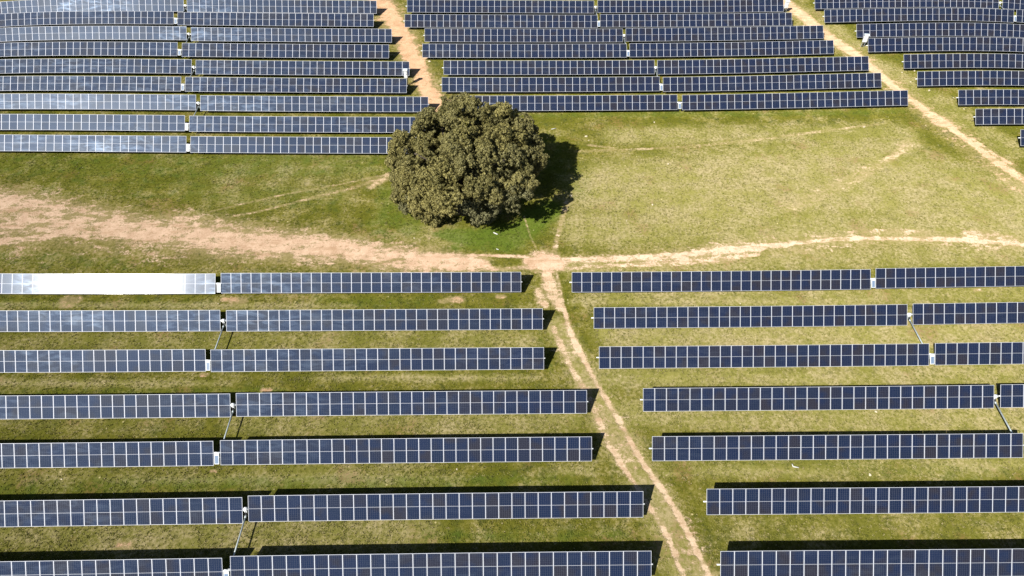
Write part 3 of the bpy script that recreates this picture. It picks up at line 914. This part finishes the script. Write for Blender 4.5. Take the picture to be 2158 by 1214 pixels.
    Cc, D, Rb = Cc[keep], D[keep], Rb[keep]
    n = len(Cc)
    NS = 13
    U1 = unit(g.normal(0, 1, (n, NS, 3)) + D[:, None, :] * .8)
    S = Cc[:, None, :] + U1 * (Rb[:, None] * g.uniform(.62, .98, (n, NS)))[..., None] * np.array([1, 1, .85])
    RS = Rb[:, None] * g.uniform(.24, .42, (n, NS))
    grey = np.clip(g.normal(.10, .2, n) + .75 * (Cc[:, 0] > cx - 1) * (Cc[:, 2] < 6.5) * (Cc[:, 1] < cy), 0, 1)
    shade = np.clip(g.normal(.5, .15, (n, 1)) + g.normal(0, .12, (n, NS)), 0, 1)
    S = S.reshape(-1, 3); U1 = U1.reshape(-1, 3); RS = RS.ravel(); shade = shade.ravel(); grey = np.repeat(grey, NS)
    n = len(S)
    NP, NL = 16, 22
    U = unit(g.normal(0, 1, (n, NP, 3)) + U1[:, None, :] * .7)
    P = S[:, None, :] + U * (RS[:, None] * g.uniform(.75, 1.15, (n, NP)))[..., None]
    RP = g.uniform(.13, .26, (n, NP))
    V = unit(g.normal(0, 1, (n, NP, NL, 3)) + U[:, :, None, :] * .6)
    Q = P[:, :, None, :] + V * (RP[:, :, None] * g.uniform(.65, 1.15, (n, NP, NL)))[..., None]
    nn = unit(V + g.normal(0, .45, V.shape))
    t1 = unit(np.cross(nn, g.normal(0, 1, V.shape)))
    t2 = np.cross(nn, t1)
    sz = g.uniform(.06, .115, V.shape[:3])[..., None]
    q = Q.reshape(-1, 3); a = (t1 * sz).reshape(-1, 3); b = (t2 * sz * .65).reshape(-1, 3)
    verts = np.stack([q - a, q - b, q + a, q + b], 1).reshape(-1, 3) - np.array(base)
    N = len(q)
    sh = np.broadcast_to(shade[:, None, None], V.shape[:3]).ravel() + g.normal(0, .22, N)
    gr = np.broadcast_to(grey[:, None, None], V.shape[:3]).ravel() + g.normal(0, .10, N)
    ok = (q[:, 2] > .30)
    faces = np.arange(4 * N).reshape(-1, 4)[ok]
    me = np_mesh('crown', verts, faces, [M_LEAF])
    c = np.zeros((N, 3)); c[:, 0] = np.clip(sh, 0, 1); c[:, 1] = np.clip(gr, 0, 1)
    add_attr(me, 'leaf', np.repeat(c, 4, 0))
    mesh_obj('crown', me, root)
make_tree()

# ---------------------------------------------------------------- light, sky, camera
w = bpy.data.worlds.new('World'); SC.world = w; w.use_nodes = True
nt = w.node_tree; nt.nodes.clear()
sky = nt.nodes.new('ShaderNodeTexSky'); sky.sky_type = 'NISHITA'; sky.sun_disc = False
sky.sun_elevation = SUN_EL; sky.sun_rotation = math.pi + SUN_AZ; sky.air_density = 1.0; sky.dust_density = 0.6
bg = nt.nodes.new('ShaderNodeBackground'); bg.inputs[1].default_value = 0.05
wo = nt.nodes.new('ShaderNodeOutputWorld')
nt.links.new(sky.outputs[0], bg.inputs[0]); nt.links.new(bg.outputs[0], wo.inputs[0])
L = bpy.data.lights.new('sun', 'SUN'); L.energy = 5.0; L.angle = R(0.53); L.color = (1.0, 0.955, 0.88)
so = bpy.data.objects.new('sun', L); COL.objects.link(so)
d = Vector((math.sin(SUN_AZ) * math.cos(SUN_EL), math.cos(SUN_AZ) * math.cos(SUN_EL), -math.sin(SUN_EL)))
so.rotation_euler = d.to_track_quat('-Z', 'Y').to_euler(); so.location = (-40, -40, 80)

cam = bpy.data.cameras.new('camera'); co = bpy.data.objects.new('camera', cam); COL.objects.link(co)
cam.sensor_width = 36.0; cam.lens = 36.0 * FPX / 2158.0; cam.clip_end = 9000; cam.clip_start = 0.5
co.location = (0, 0, HCAM); co.rotation_euler = (math.pi / 2 - PITCH, 0, 0)
SC.camera = co

SC.view_settings.view_transform = 'Standard'; SC.view_settings.look = 'None'
SC.view_settings.exposure = 0.78; SC.view_settings.gamma = 1.0
SC.cycles.max_bounces = 6
SC.cycles.sample_clamp_indirect = 4
